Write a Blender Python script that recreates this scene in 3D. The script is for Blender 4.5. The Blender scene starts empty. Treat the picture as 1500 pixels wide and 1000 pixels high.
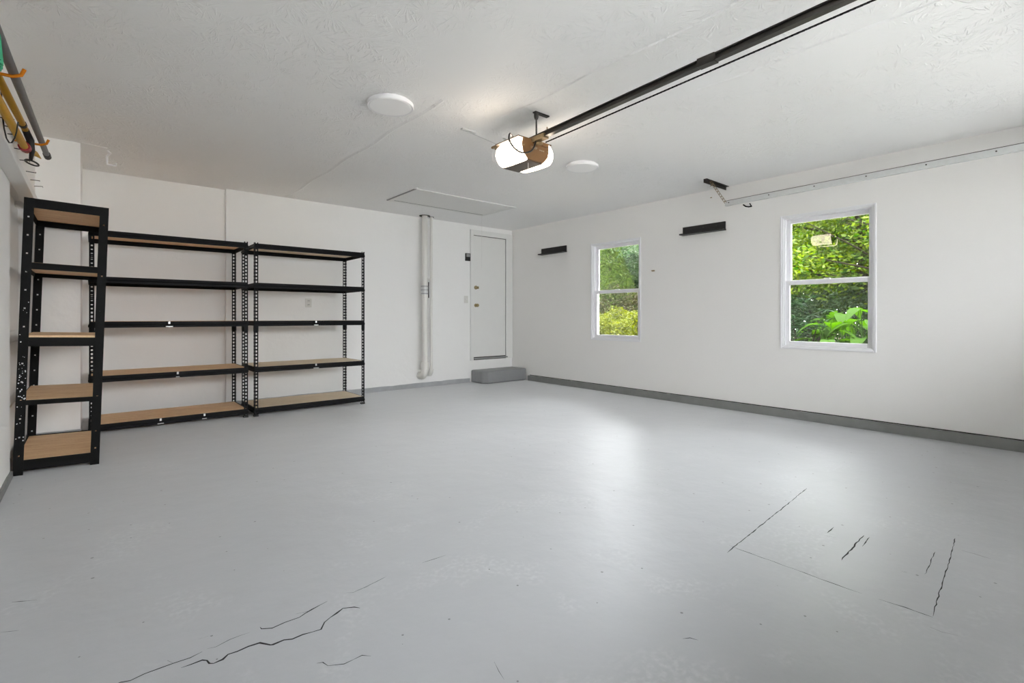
import bpy, bmesh, math, random
import numpy as np
from mathutils import Vector, Matrix

# ------------------------------------------------------------------ camera, world, light, exposure
scn = bpy.context.scene
COL = scn.collection
YAW = math.radians(40.25)
cam_d = bpy.data.cameras.new('camera')
cam_d.sensor_width = 36.0
cam_d.lens = 725.0 / 1500.0 * 36.0
cam_d.shift_y = -36.0 / 1500.0
cam_d.clip_start = 0.02
cam = bpy.data.objects.new('camera', cam_d)
COL.objects.link(cam)
cam.location = (0, 0, 1.09)
cam.rotation_euler = (math.radians(90), 0, -YAW)
scn.camera = cam

world = bpy.data.worlds.new('sky')
scn.world = world
world.use_nodes = True
wn = world.node_tree
bg = wn.nodes['Background']
SKY = 15.0
# overcast sky: three times brighter overhead than at the horizon
bg.inputs['Color'].default_value = (0.96, 0.95, 0.985, 1)
w_tc = wn.nodes.new('ShaderNodeTexCoord'); w_sep = wn.nodes.new('ShaderNodeSeparateXYZ')
w_max = wn.nodes.new('ShaderNodeMath'); w_max.operation = 'MAXIMUM'; w_max.inputs[1].default_value = 0.0
w_mul = wn.nodes.new('ShaderNodeMath'); w_mul.operation = 'MULTIPLY_ADD'; w_mul.inputs[1].default_value = 2.0 * SKY / 3.0; w_mul.inputs[2].default_value = SKY / 3.0
wn.links.new(w_tc.outputs['Generated'], w_sep.inputs[0]); wn.links.new(w_sep.outputs['Z'], w_max.inputs[0])
wn.links.new(w_max.outputs[0], w_mul.inputs[0]); wn.links.new(w_mul.outputs[0], bg.inputs['Strength'])

sun_d = bpy.data.lights.new('sun', 'SUN')
sun_d.energy = 9.0
sun_d.angle = math.radians(3)
sun_d.color = (1.0, 0.95, 0.86)
sun = bpy.data.objects.new('sun', sun_d)
COL.objects.link(sun)
sun.rotation_euler = Vector((0.12, 0.36, -0.93)).to_track_quat('-Z', 'Y').to_euler()
sun.location = (0, -6, 14)

def portal(name, loc, rot, sx, sy):
    d = bpy.data.lights.new(name, 'AREA')
    d.shape = 'RECTANGLE'; d.size = sx; d.size_y = sy
    d.cycles.is_portal = True
    o = bpy.data.objects.new(name, d); COL.objects.link(o)
    o.location = loc; o.rotation_euler = rot
portal('sky_portal_door', (2.69, -1.13, 1.75), (math.radians(90), 0, 0), 4.7, 0.70)
portal('sky_portal_window', (5.96, 4.487, 1.465), (0, math.radians(90), 0), 1.42, 0.88)
portal('sky_portal_window', (5.96, 1.80, 1.465), (0, math.radians(90), 0), 1.42, 0.88)

scn.view_settings.view_transform = 'Standard'
scn.view_settings.look = 'None'
scn.view_settings.gamma = 1.0
scn.view_settings.use_curve_mapping = False
scn.view_settings.exposure = 1.74
scn.cycles.use_denoising = True
scn.cycles.max_bounces = 14
scn.cycles.diffuse_bounces = 12
scn.cycles.transparent_max_bounces = 24
scn.cycles.sample_clamp_indirect = 8.0

random.seed(7)
rng = np.random.default_rng(11)

# ------------------------------------------------------------------ materials
def nmat(name):
    m = bpy.data.materials.new(name); m.use_nodes = True
    nt = m.node_tree; nt.nodes.clear()
    out = nt.nodes.new('ShaderNodeOutputMaterial')
    b = nt.nodes.new('ShaderNodeBsdfPrincipled')
    nt.links.new(b.outputs[0], out.inputs[0])
    return m, nt, b, out
def N(nt, t, **kw):
    n = nt.nodes.new('ShaderNode' + t)
    for k, v in kw.items(): setattr(n, k, v)
    return n
def setin(n, **kw):
    for k, v in kw.items(): n.inputs[k.replace('_', ' ')].default_value = v
def simple(name, col, rough=0.5, metal=0.0, noise=0.0, nscale=30.0, bump=0.0, bscale=60.0, spec=0.5):
    m, nt, b, out = nmat(name)
    b.inputs['Roughness'].default_value = rough
    b.inputs['Metallic'].default_value = metal
    b.inputs['Specular IOR Level'].default_value = spec
    tc = N(nt, 'TexCoord')
    nz = N(nt, 'TexNoise'); nz.inputs['Scale'].default_value = nscale; nz.inputs['Detail'].default_value = 4
    nt.links.new(tc.outputs['Object'], nz.inputs['Vector'])
    mx = N(nt, 'Mix', data_type='RGBA')
    c = Vector(col)
    mx.inputs[6].default_value = (*(c * (1 - noise)), 1)
    mx.inputs[7].default_value = (*[min(1, x) for x in (c * (1 + noise))], 1)
    nt.links.new(nz.outputs['Fac'], mx.inputs[0])
    nt.links.new(mx.outputs[2], b.inputs['Base Color'])
    if bump:
        n2 = N(nt, 'TexNoise'); n2.inputs['Scale'].default_value = bscale; n2.inputs['Detail'].default_value = 3
        nt.links.new(tc.outputs['Object'], n2.inputs['Vector'])
        bp = N(nt, 'Bump'); bp.inputs['Strength'].default_value = bump; bp.inputs['Distance'].default_value = 0.01
        nt.links.new(n2.outputs['Fac'], bp.inputs['Height'])
        nt.links.new(bp.outputs[0], b.inputs['Normal'])
    return m

M = {}
M['wall'] = simple('wall_paint', (0.875, 0.862, 0.845), 0.6, noise=0.015, nscale=1.5, bump=0.10, bscale=35)
M['wall_rough'] = simple('rough_plaster_paint', (0.885, 0.88, 0.872), 0.55, noise=0.015, nscale=2, bump=0.35, bscale=14)
M['white'] = simple('white_vinyl', (0.85, 0.85, 0.87), 0.35, noise=0.01)
M['white_paint'] = simple('white_gloss_paint', (0.78, 0.78, 0.765), 0.4, noise=0.02, nscale=8)
M['pipe_paint'] = simple('painted_pipe', (0.80, 0.785, 0.75), 0.4, noise=0.03, nscale=12, bump=0.1)
M['curb'] = simple('shaded_curb_paint', (0.23, 0.235, 0.23), 0.55, noise=0.18, nscale=9, bump=0.5, bscale=18)  # same paint as the floor, darkened to carry the dimmer light on curbs
M['curb_lit'] = simple('lit_back_curb', (0.40, 0.41, 0.425), 0.5, noise=0.2, nscale=9, bump=0.5, bscale=18)  # lighter copy of the curb paint, with the brighter light in its colour
M['step'] = simple('shaded_step_paint', (0.27, 0.275, 0.28), 0.45, noise=0.08, nscale=12, bump=0.25, bscale=40)  # floor paint again, with the shade on the step in its colour
M['black_steel'] = simple('black_coated_steel', (0.004, 0.004, 0.005), 0.55, noise=0.2, nscale=20, spec=0.16)
M['black_worn'] = simple('worn_black_steel', (0.004, 0.004, 0.004), 0.55, noise=0.4, nscale=60, bump=0.1, spec=0.16)
M['black_wood'] = simple('black_painted_wood', (0.012, 0.011, 0.011), 0.5, noise=0.2)
M['steel'] = simple('galvanised_steel', (0.66, 0.67, 0.67), 0.4, 0.35, noise=0.08, nscale=25)
M['brassy'] = simple('zinc_yellow_steel', (0.30, 0.22, 0.12), 0.5, 0.5, noise=0.25, nscale=60)
M['dark_metal'] = simple('dark_steel', (0.045, 0.042, 0.040), 0.4, 0.5, noise=0.2)
M['rail'] = simple('opener_rail_steel', (0.06, 0.055, 0.05), 0.32, 0.7, noise=0.25, nscale=12)
M['bronze'] = simple('brown_opener_plastic', (0.20, 0.095, 0.03), 0.45, noise=0.08)
M['bronze_dark'] = simple('brown_opener_base', (0.10, 0.075, 0.055), 0.45, noise=0.1)
M['gold_print'] = simple('pale_print', (0.42, 0.36, 0.26), 0.5)
M['brass'] = simple('brass', (0.36, 0.29, 0.15), 0.35, 0.8)
M['grey_plastic'] = simple('grey_plastic', (0.30, 0.30, 0.30), 0.5)
M['ivory'] = simple('ivory_plastic', (0.72, 0.71, 0.68), 0.4)
M['diffuser'] = simple('frosted_diffuser', (0.95, 0.95, 0.95), 0.5)
M['yellow'] = simple('yellow_fibreglass', (0.52, 0.27, 0.0), 0.45, noise=0.1, spec=0.25)
M['orange'] = simple('orange_vinyl', (0.52, 0.16, 0.0), 0.5, noise=0.05, spec=0.25)
M['red'] = simple('red_plastic', (0.35, 0.02, 0.03), 0.4)
M['green_bristle'] = simple('green_bristles', (0.05, 0.38, 0.20), 0.7, noise=0.25, nscale=80)
M['grey_pole'] = simple('grey_pole_metal', (0.12, 0.125, 0.13), 0.4, 0.3, noise=0.35, nscale=25)
M['crack'] = simple('crack_dirt', (0.02, 0.02, 0.02), 0.9)
M['ground'] = simple('garden_soil', (0.09, 0.075, 0.05), 0.9, noise=0.4, nscale=6, bump=0.6)
M['drive'] = simple('driveway_concrete', (0.34, 0.335, 0.325), 0.85, noise=0.12, nscale=5)
M['bark'] = simple('bark', (0.010, 0.008, 0.006), 0.9, noise=0.4, nscale=12, bump=0.5, spec=0.05)
M['dark_hole'] = simple('dark_opening', (0.02, 0.018, 0.016), 0.9)
M['tie'] = simple('silver_clip', (0.7, 0.7, 0.7), 0.3, 0.4)

def wood(name, c1, c2, rough=0.6):
    m, nt, b, out = nmat(name)
    tc = N(nt, 'TexCoord')
    mp = N(nt, 'Mapping'); mp.inputs['Scale'].default_value = (2.0, 16.0, 16.0)
    nt.links.new(tc.outputs['Object'], mp.inputs['Vector'])
    nz = N(nt, 'TexNoise'); setin(nz, Scale=1.6, Detail=6.0, Distortion=1.2)
    nt.links.new(mp.outputs[0], nz.inputs['Vector'])
    n2 = N(nt, 'TexNoise'); setin(n2, Scale=60.0, Detail=2.0)
    nt.links.new(tc.outputs['Object'], n2.inputs['Vector'])
    ad = N(nt, 'Math', operation='MULTIPLY_ADD'); ad.inputs[1].default_value = 0.35
    nt.links.new(n2.outputs['Fac'], ad.inputs[0]); nt.links.new(nz.outputs['Fac'], ad.inputs[2])
    cr = N(nt, 'ValToRGB')
    cr.color_ramp.elements[0].position = 0.40; cr.color_ramp.elements[0].color = (*c1, 1)
    cr.color_ramp.elements[1].position = 0.85; cr.color_ramp.elements[1].color = (*c2, 1)
    nt.links.new(ad.outputs[0], cr.inputs[0]); nt.links.new(cr.outputs[0], b.inputs['Base Color'])
    b.inputs['Roughness'].default_value = rough
    return m
M['board'] = wood('particle_board', (0.68, 0.41, 0.20), (0.92, 0.68, 0.43))
M['board_pale'] = wood('pale_particle_board', (0.66, 0.52, 0.36), (0.84, 0.73, 0.57))

# ceiling : stomped crow's-foot plaster
def ceiling_mat():
    m, nt, b, out = nmat('stomped_ceiling_plaster')
    b.inputs['Base Color'].default_value = (0.90, 0.90, 0.897, 1)
    b.inputs['Roughness'].default_value = 0.6
    tc = N(nt, 'TexCoord')
    heights = []
    for off, sc in ((0.0, 3.6), (5.3, 4.6)):
        mp = N(nt, 'Mapping'); mp.inputs['Location'].default_value = (off, off * 0.7, 0); mp.inputs['Scale'].default_value = (1, 1, 0)
        nt.links.new(tc.outputs['Object'], mp.inputs['Vector'])
        vo = N(nt, 'TexVoronoi', voronoi_dimensions='2D'); vo.inputs['Scale'].default_value = sc
        nt.links.new(mp.outputs[0], vo.inputs['Vector'])
        sub = N(nt, 'VectorMath', operation='SUBTRACT')
        nt.links.new(mp.outputs[0], sub.inputs[0]); nt.links.new(vo.outputs['Position'], sub.inputs[1])
        sx = N(nt, 'SeparateXYZ'); nt.links.new(sub.outputs[0], sx.inputs[0])
        at = N(nt, 'Math', operation='ARCTAN2'); nt.links.new(sx.outputs['Y'], at.inputs[0]); nt.links.new(sx.outputs['X'], at.inputs[1])
        a6 = N(nt, 'Math', operation='MULTIPLY'); a6.inputs[1].default_value = 4.6; nt.links.new(at.outputs[0], a6.inputs[0])
        ds = N(nt, 'Math', operation='MULTIPLY'); ds.inputs[1].default_value = 1.6; nt.links.new(vo.outputs['Distance'], ds.inputs[0])
        sc_ = N(nt, 'SeparateColor'); nt.links.new(vo.outputs['Color'], sc_.inputs[0])
        ch = N(nt, 'Math', operation='MULTIPLY'); ch.inputs[1].default_value = 40.0; nt.links.new(sc_.outputs[0], ch.inputs[0])
        cb = N(nt, 'CombineXYZ'); nt.links.new(a6.outputs[0], cb.inputs[0]); nt.links.new(ds.outputs[0], cb.inputs[1]); nt.links.new(ch.outputs[0], cb.inputs[2])
        nz = N(nt, 'TexNoise'); setin(nz, Scale=1.7, Detail=1.5, Roughness=0.5)
        nt.links.new(cb.outputs[0], nz.inputs['Vector'])
        rp = N(nt, 'ValToRGB'); rp.color_ramp.elements[0].position = 0.56; rp.color_ramp.elements[1].position = 0.66
        nt.links.new(nz.outputs['Fac'], rp.inputs[0])
        heights.append(rp.outputs[0])
    ad = N(nt, 'Math', operation='MAXIMUM')
    nt.links.new(heights[0], ad.inputs[0]); nt.links.new(heights[1], ad.inputs[1])
    fn = N(nt, 'TexNoise'); setin(fn, Scale=1.4, Detail=2.0)
    nt.links.new(tc.outputs['Object'], fn.inputs['Vector'])
    fr = N(nt, 'ValToRGB'); fr.color_ramp.elements[0].position = 0.36; fr.color_ramp.elements[1].position = 0.58
    nt.links.new(fn.outputs['Fac'], fr.inputs[0])
    mu = N(nt, 'Math', operation='MULTIPLY'); nt.links.new(ad.outputs[0], mu.inputs[0]); nt.links.new(fr.outputs[0], mu.inputs[1])
    bp = N(nt, 'Bump'); setin(bp, Strength=0.55, Distance=0.008)
    nt.links.new(mu.outputs[0], bp.inputs['Height']); nt.links.new(bp.outputs[0], b.inputs['Normal'])
    return m
M['ceiling'] = ceiling_mat()

def floor_mat():
    m, nt, b, out = nmat('grey_painted_floor')
    b.inputs['IOR'].default_value = 1.68
    b.inputs['Sheen Weight'].default_value = 0.42
    b.inputs['Sheen Roughness'].default_value = 0.45
    tc = N(nt, 'TexCoord')
    P = tc.outputs['Object']
    big = N(nt, 'TexNoise'); setin(big, Scale=0.9, Detail=4.0); nt.links.new(P, big.inputs['Vector'])
    c1 = N(nt, 'Mix', data_type='RGBA'); c1.inputs[6].default_value = (0.345, 0.357, 0.380, 1); c1.inputs[7].default_value = (0.385, 0.397, 0.420, 1)
    nt.links.new(big.outputs['Fac'], c1.inputs[0])
    # chalky scuffs: blotch mask x fine streak mask
    bl = N(nt, 'TexNoise'); setin(bl, Scale=2.6, Detail=2.0, Distortion=0.6); nt.links.new(P, bl.inputs['Vector'])
    br = N(nt, 'ValToRGB'); br.color_ramp.elements[0].position = 0.53; br.color_ramp.elements[1].position = 0.64
    nt.links.new(bl.outputs['Fac'], br.inputs[0])
    fi = N(nt, 'TexNoise'); setin(fi, Scale=45.0, Detail=4.0); nt.links.new(P, fi.inputs['Vector'])
    fr = N(nt, 'ValToRGB'); fr.color_ramp.elements[0].position = 0.45; fr.color_ramp.elements[1].position = 0.75
    nt.links.new(fi.outputs['Fac'], fr.inputs[0])
    mu = N(nt, 'Math', operation='MULTIPLY'); nt.links.new(br.outputs[0], mu.inputs[0]); nt.links.new(fr.outputs[0], mu.inputs[1])
    mu2 = N(nt, 'Math', operation='MULTIPLY'); mu2.inputs[1].default_value = 0.5; nt.links.new(mu.outputs[0], mu2.inputs[0])
    c2 = N(nt, 'Mix', data_type='RGBA'); c2.inputs[7].default_value = (0.60, 0.61, 0.62, 1)
    nt.links.new(mu2.outputs[0], c2.inputs[0]); nt.links.new(c1.outputs[2], c2.inputs[6])
    # dark chips
    vo = N(nt, 'TexVoronoi', voronoi_dimensions='2D'); setin(vo, Scale=6.0, Randomness=1.0); nt.links.new(P, vo.inputs['Vector'])
    sc = N(nt, 'SeparateColor'); nt.links.new(vo.outputs['Color'], sc.inputs[0])
    sz = N(nt, 'Math', operation='MULTIPLY_ADD'); sz.inputs[1].default_value = 0.10; sz.inputs[2].default_value = -0.062
    nt.links.new(sc.outputs[0], sz.inputs[0])
    lt = N(nt, 'Math', operation='LESS_THAN'); nt.links.new(vo.outputs['Distance'], lt.inputs[0]); nt.links.new(sz.outputs[0], lt.inputs[1])
    c3 = N(nt, 'Mix', data_type='RGBA'); c3.inputs[7].default_value = (0.06, 0.06, 0.06, 1)
    lm = N(nt, 'Math', operation='MULTIPLY'); lm.inputs[1].default_value = 0.8; nt.links.new(lt.outputs[0], lm.inputs[0])
    nt.links.new(lm.outputs[0], c3.inputs[0]); nt.links.new(c2.outputs[2], c3.inputs[6])
    nt.links.new(c3.outputs[2], b.inputs['Base Color'])
    ro = N(nt, 'Math', operation='MULTIPLY_ADD'); ro.inputs[1].default_value = 0.16; ro.inputs[2].default_value = 0.33
    nt.links.new(big.outputs['Fac'], ro.inputs[0])
    ro2 = N(nt, 'Math', operation='MULTIPLY_ADD'); ro2.inputs[1].default_value = 0.3
    nt.links.new(mu.outputs[0], ro2.inputs[0]); nt.links.new(ro.outputs[0], ro2.inputs[2])
    nt.links.new(ro2.outputs[0], b.inputs['Roughness'])
    n1 = N(nt, 'TexNoise'); setin(n1, Scale=5.0, Detail=3.0); nt.links.new(P, n1.inputs['Vector'])
    n2 = N(nt, 'TexNoise'); setin(n2, Scale=70.0, Detail=2.0); nt.links.new(P, n2.inputs['Vector'])
    ad = N(nt, 'Math', operation='MULTIPLY_ADD'); ad.inputs[1].default_value = 0.05; nt.links.new(n2.outputs['Fac'], ad.inputs[0]); nt.links.new(n1.outputs['Fac'], ad.inputs[2])
    bp = N(nt, 'Bump'); setin(bp, Strength=0.25, Distance=0.02); nt.links.new(ad.outputs[0], bp.inputs['Height'])
    nt.links.new(bp.outputs[0], b.inputs['Normal'])
    return m
M['floor'] = floor_mat()

def emit_mat(name, col, strength):
    m = bpy.data.materials.new(name); m.use_nodes = True
    nt = m.node_tree; nt.nodes.clear()
    out = N(nt, 'OutputMaterial'); e = N(nt, 'Emission')
    e.inputs['Color'].default_value = (*col, 1); e.inputs['Strength'].default_value = strength
    nt.links.new(e.outputs[0], out.inputs[0])
    return m
M['lens'] = emit_mat('glowing_lens', (1.0, 0.84, 0.66), 4.2)

def glass_mat():
    m = bpy.data.materials.new('window_glass'); m.use_nodes = True
    nt = m.node_tree; nt.nodes.clear()
    out = N(nt, 'OutputMaterial'); mx = N(nt, 'MixShader'); t = N(nt, 'BsdfTransparent'); g = N(nt, 'BsdfGlossy')
    fr = N(nt, 'Fresnel'); fr.inputs['IOR'].default_value = 1.45
    g.inputs['Roughness'].default_value = 0.0
    t.inputs['Color'].default_value = (0.95, 0.97, 0.96, 1)
    nt.links.new(fr.outputs[0], mx.inputs[0]); nt.links.new(t.outputs[0], mx.inputs[1]); nt.links.new(g.outputs[0], mx.inputs[2])
    nt.links.new(mx.outputs[0], out.inputs[0])
    return m
M['glass'] = glass_mat()

LEAF = 0.15
def leaf_mat(name, c1, c2, trans=0.45, rough=0.5):
    c1 = [x * LEAF for x in c1]; c2 = [x * LEAF for x in c2]
    m = bpy.data.materials.new(name); m.use_nodes = True
    nt = m.node_tree; nt.nodes.clear()
    out = N(nt, 'OutputMaterial'); mx = N(nt, 'MixShader'); mx.inputs[0].default_value = trans
    d = N(nt, 'BsdfPrincipled'); d.inputs['Roughness'].default_value = rough; d.inputs['Specular IOR Level'].default_value = 0.06
    t = N(nt, 'BsdfTranslucent')
    g = N(nt, 'NewGeometry')
    cr = N(nt, 'ValToRGB'); cr.color_ramp.elements[0].color = (*c1, 1); cr.color_ramp.elements[1].color = (*c2, 1)
    nt.links.new(g.outputs['Random Per Island'], cr.inputs[0])
    hs = N(nt, 'HueSaturation'); setin(hs, Saturation=1.15, Value=1.5)
    nt.links.new(cr.outputs[0], hs.inputs['Color'])
    nt.links.new(cr.outputs[0], d.inputs['Base Color']); nt.links.new(hs.outputs[0], t.inputs['Color'])
    nt.links.new(d.outputs[0], mx.inputs[1]); nt.links.new(t.outputs[0], mx.inputs[2]); nt.links.new(mx.outputs[0], out.inputs[0])
    return m
M['leaf_bright'] = leaf_mat('bright_leaves', (0.05, 0.18, 0.012), (0.42, 0.56, 0.06))
M['leaf_mid'] = leaf_mat('mid_leaves', (0.04, 0.13, 0.02), (0.20, 0.32, 0.08))
M['leaf_grey'] = leaf_mat('grey_green_leaves', (0.05, 0.12, 0.05), (0.22, 0.31, 0.16))
M['leaf_yellow'] = leaf_mat('yellow_green_leaves', (0.14, 0.20, 0.02), (0.42, 0.45, 0.06))
M['leaf_dark'] = leaf_mat('dark_leaves', (0.015, 0.05, 0.02), (0.06, 0.13, 0.05), 0.2, 0.25)
M['leaf_hosta'] = leaf_mat('broad_leaves', (0.045, 0.16, 0.008), (0.14, 0.32, 0.02), 0.5, 0.6)
M['leaf_brown'] = leaf_mat('brownish_leaves', (0.08, 0.07, 0.03), (0.20, 0.19, 0.10))
M['leaf_conifer'] = leaf_mat('conifer_needles', (0.08, 0.22, 0.02), (0.40, 0.52, 0.12))

# ------------------------------------------------------------------ mesh helpers
OFF = {}
class MB:
    def __init__(s): s.v = []; s.f = []; s.smooth = False
    def add(s, vs, fs):
        b = len(s.v); s.v += [tuple(p) for p in vs]; s.f += [tuple(i + b for i in f) for f in fs]; return s
    def box(s, x0, x1, y0, y1, z0, z1):
        return s.add([(x0,y0,z0),(x1,y0,z0),(x1,y1,z0),(x0,y1,z0),(x0,y0,z1),(x1,y0,z1),(x1,y1,z1),(x0,y1,z1)],
                     [(0,3,2,1),(4,5,6,7),(0,1,5,4),(1,2,6,5),(2,3,7,6),(3,0,4,7)])
    def prism(s, poly, axis, a, b):
        n = len(poly)
        def P(p, t):
            return {'x': (t, p[0], p[1]), 'y': (p[0], t, p[1]), 'z': (p[0], p[1], t)}[axis]
        vs = [P(p, a) for p in poly] + [P(p, b) for p in poly]
        fs = [tuple(range(n))[::-1], tuple(range(n, 2 * n))] + [(i, (i + 1) % n, n + (i + 1) % n, n + i) for i in range(n)]
        return s.add(vs, fs)
    def tube(s, pts, r, seg=8, cap=True):
        pts = [Vector(p) for p in pts]; n = len(pts)
        rs = r if isinstance(r, (list, tuple)) else [r] * n
        b = len(s.v); up = None
        for i, p in enumerate(pts):
            t = (pts[min(i + 1, n - 1)] - pts[max(i - 1, 0)]).normalized()
            if up is None:
                up = Vector((0, 0, 1)) if abs(t.z) < 0.9 else Vector((1, 0, 0))
            a = t.cross(up)
            if a.length < 1e-5: a = t.cross(Vector((0.3, 1, 0.2)))
            a.normalize(); c = a.cross(t).normalized(); up = c
            for k in range(seg):
                th = 2 * math.pi * k / seg
                s.v.append(tuple(p + (a * math.cos(th) + c * math.sin(th)) * rs[i]))
        for i in range(n - 1):
            for k in range(seg):
                k2 = (k + 1) % seg
                s.f.append((b + i*seg + k, b + i*seg + k2, b + (i+1)*seg + k2, b + (i+1)*seg + k))
        if cap:
            s.f.append(tuple(b + k for k in range(seg))[::-1]); s.f.append(tuple(b + (n-1)*seg + k for k in range(seg)))
        return s
    def lathe(s, prof, cx, cy, seg=32, cz=0.0):          # prof: (r, z) list, axis z
        b = len(s.v); n = len(prof)
        for r, z in prof:
            for k in range(seg):
                th = 2 * math.pi * k / seg
                s.v.append((cx + r * math.cos(th), cy + r * math.sin(th), cz + z))
        for i in range(n - 1):
            for k in range(seg):
                k2 = (k + 1) % seg
                s.f.append((b + i*seg + k, b + i*seg + k2, b + (i+1)*seg + k2, b + (i+1)*seg + k))
        s.f.append(tuple(b + k for k in range(seg))[::-1]); s.f.append(tuple(b + (n-1)*seg + k for k in range(seg)))
        return s
    def lathe_axis(s, prof, o, axis, seg=20):            # prof: (r, t) along axis from o
        ax = Vector(axis).normalized(); q = ax.to_track_quat('Z', 'Y'); o = Vector(o)
        t = MB().lathe(prof, 0, 0, seg)
        return s.add([tuple(o + q @ Vector(p)) for p in t.v], t.f)
    def mesh(s, name, off=(0, 0, 0), smooth=False, fix=True):
        me = bpy.data.meshes.new(name)
        me.from_pydata([(p[0]-off[0], p[1]-off[1], p[2]-off[2]) for p in s.v], [], s.f)
        if fix:
            bm = bmesh.new(); bm.from_mesh(me); bmesh.ops.recalc_face_normals(bm, faces=bm.faces); bm.to_mesh(me); bm.free()
        if smooth:
            for p in me.polygons: p.use_smooth = True
        me.update()
        return me
    def build(s, name, mat, parent=None, smooth=False, bevel=0.0, loc=None, fix=True):
        if parent is not None: off = OFF.get(parent.name, (0, 0, 0))
        elif loc is not None: off = loc
        else:
            a = np.array(s.v); off = (float((a[:,0].min()+a[:,0].max())/2), float((a[:,1].min()+a[:,1].max())/2), float(a[:,2].min()))
        me = s.mesh(name, off, smooth, fix)
        me.materials.append(mat if not isinstance(mat, str) else M[mat])
        o = bpy.data.objects.new(name, me); COL.objects.link(o)
        if parent is not None: o.parent = parent
        else: o.location = off
        OFF[o.name] = tuple(off)
        if bevel:
            bv = o.modifiers.new('bevel', 'BEVEL'); bv.width = bevel; bv.segments = 2; bv.limit_method = 'ANGLE'; bv.angle_limit = math.radians(40)
        if smooth:
            try: me.set_sharp_from_angle(angle=math.radians(45))
            except Exception: pass
        return o
def tag(o, label=None, cat=None, group=None, kind=None):
    if label: o['label'] = label
    if cat: o['category'] = cat
    if group: o['group'] = group
    if kind: o['kind'] = kind
    return o
def empty(name, loc, label, cat, group=None, kind=None, local=False):
    o = bpy.data.objects.new(name, None); COL.objects.link(o)
    o.location = loc; o.empty_display_size = 0.1
    OFF[o.name] = (0, 0, 0) if local else tuple(loc)
    return tag(o, label, cat, group, kind)

# ------------------------------------------------------------------ the room
LX, RX, BY, CZ, FY = -0.375, 5.737, 6.777, 2.633, -1.0
W1 = (4.045, 4.930); W2 = (1.370, 2.232); WZ = (0.752, 2.180)
fl = MB().box(-0.7, 5.93, FY, 6.98, -0.15, 0.0).build('floor', 'floor', loc=(0, 0, 0))
tag(fl, 'glossy grey painted concrete garage floor with cracks', 'floor', kind='structure')
ce = MB().box(-0.7, 5.93, FY - 0.12, 6.98, CZ, CZ + 0.15).build('ceiling', 'ceiling', loc=(0, 0, CZ))
tag(ce, 'white stomped plaster garage ceiling', 'ceiling', kind='structure')
w = MB()
x0, x1 = RX, RX + 0.19
ys = [FY, W2[0], W2[1], W1[0], W1[1], 6.98]
w.box(x0, x1, FY, 6.98, 0, WZ[0]); w.box(x0, x1, FY, 6.98, WZ[1], CZ)
w.box(x0, x1, ys[0], ys[1], WZ[0], WZ[1]); w.box(x0, x1, ys[2], ys[3], WZ[0], WZ[1]); w.box(x0, x1, ys[4], ys[5], WZ[0], WZ[1])
tag(w.build('wall_right', 'wall'), 'white painted wall with two double-hung windows', 'wall', kind='structure')
w = MB().box(1.225, RX, BY, 6.98, 0, CZ).box(-0.09, 1.225, BY + 0.06, 6.98, 0, CZ)
tag(w.build('wall_back', 'wall_rough'), 'white painted wall behind the shelving and the entry door', 'wall', kind='structure')
w = MB().box(-0.7, -0.085, 5.83, 6.98, 0, CZ)
tag(w.build('wall_corner', 'wall_rough'), 'rough white plaster pier in the corner behind the narrow shelving', 'wall', kind='structure')
w = MB().box(-0.7, LX, FY, 5.83, 2.06, CZ).box(-0.7, -0.43, FY, 4.76, 0, 2.06).box(-0.7, -0.50, 4.76, 5.83, 0, 2.06)
tag(w.build('wall_left', 'wall'), 'white painted wall with nails and hung tools above a ledge', 'wall', kind='structure')
t = MB().box(-0.43, -0.345, FY, 5.82, 2.0, 2.06)
tag(t.build('trim_1', 'white_paint', bevel=0.004), 'white ledge board running along the wall under the nails', 'trim', kind='structure')
gd = empty('garage_door', (2.69, FY + 0.03, 0.0), 'white sectional garage door with added glass lites for fill light', 'garage door')
for k, (za, zb) in enumerate(((0.0, 0.52), (0.525, 1.04), (1.045, 1.40), (2.10, 2.22))):
    MB().box(0.22, 5.16, FY + 0.01, FY + 0.05, za, zb).build('panel', 'white_paint', gd)
for k in range(9):
    xa = 0.22 + k * 0.6125
    MB().box(xa, xa + 0.04, FY + 0.01, FY + 0.05, 1.40, 2.10).build('stile', 'white_paint', gd)
    if k < 8: MB().box(xa + 0.04, xa + 0.6125, FY + 0.028, FY + 0.032, 1.40, 2.10).build('pane', 'glass', gd)  # unseen row of panes, added to let fill light into the room
w = MB().box(-0.7, 0.24, FY - 0.12, FY, 0, CZ).box(5.14, 5.93, FY - 0.12, FY, 0, CZ).box(0.24, 5.14, FY - 0.12, FY, 2.2, CZ)
tag(w.build('wall_front', 'wall'), 'white wall with the wide garage door opening', 'wall', kind='structure')

# recessed panels of the left wall
d = empty('door_2', (-0.50, 5.29, 0.0), 'white panelled door set back in the wall behind narrow shelving', 'door', kind='structure')
MB().box(-0.498, -0.478, 4.80, 5.80, 0.02, 1.98).build('slab', 'white_paint', d)
for z0, z1 in ((0.10, 0.42), (0.50, 0.90), (0.98, 1.86)):
    MB().box(-0.478, -0.466, 4.88, 5.72, z0, z1).build('panel', 'white_paint', d, bevel=0.006)

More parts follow.
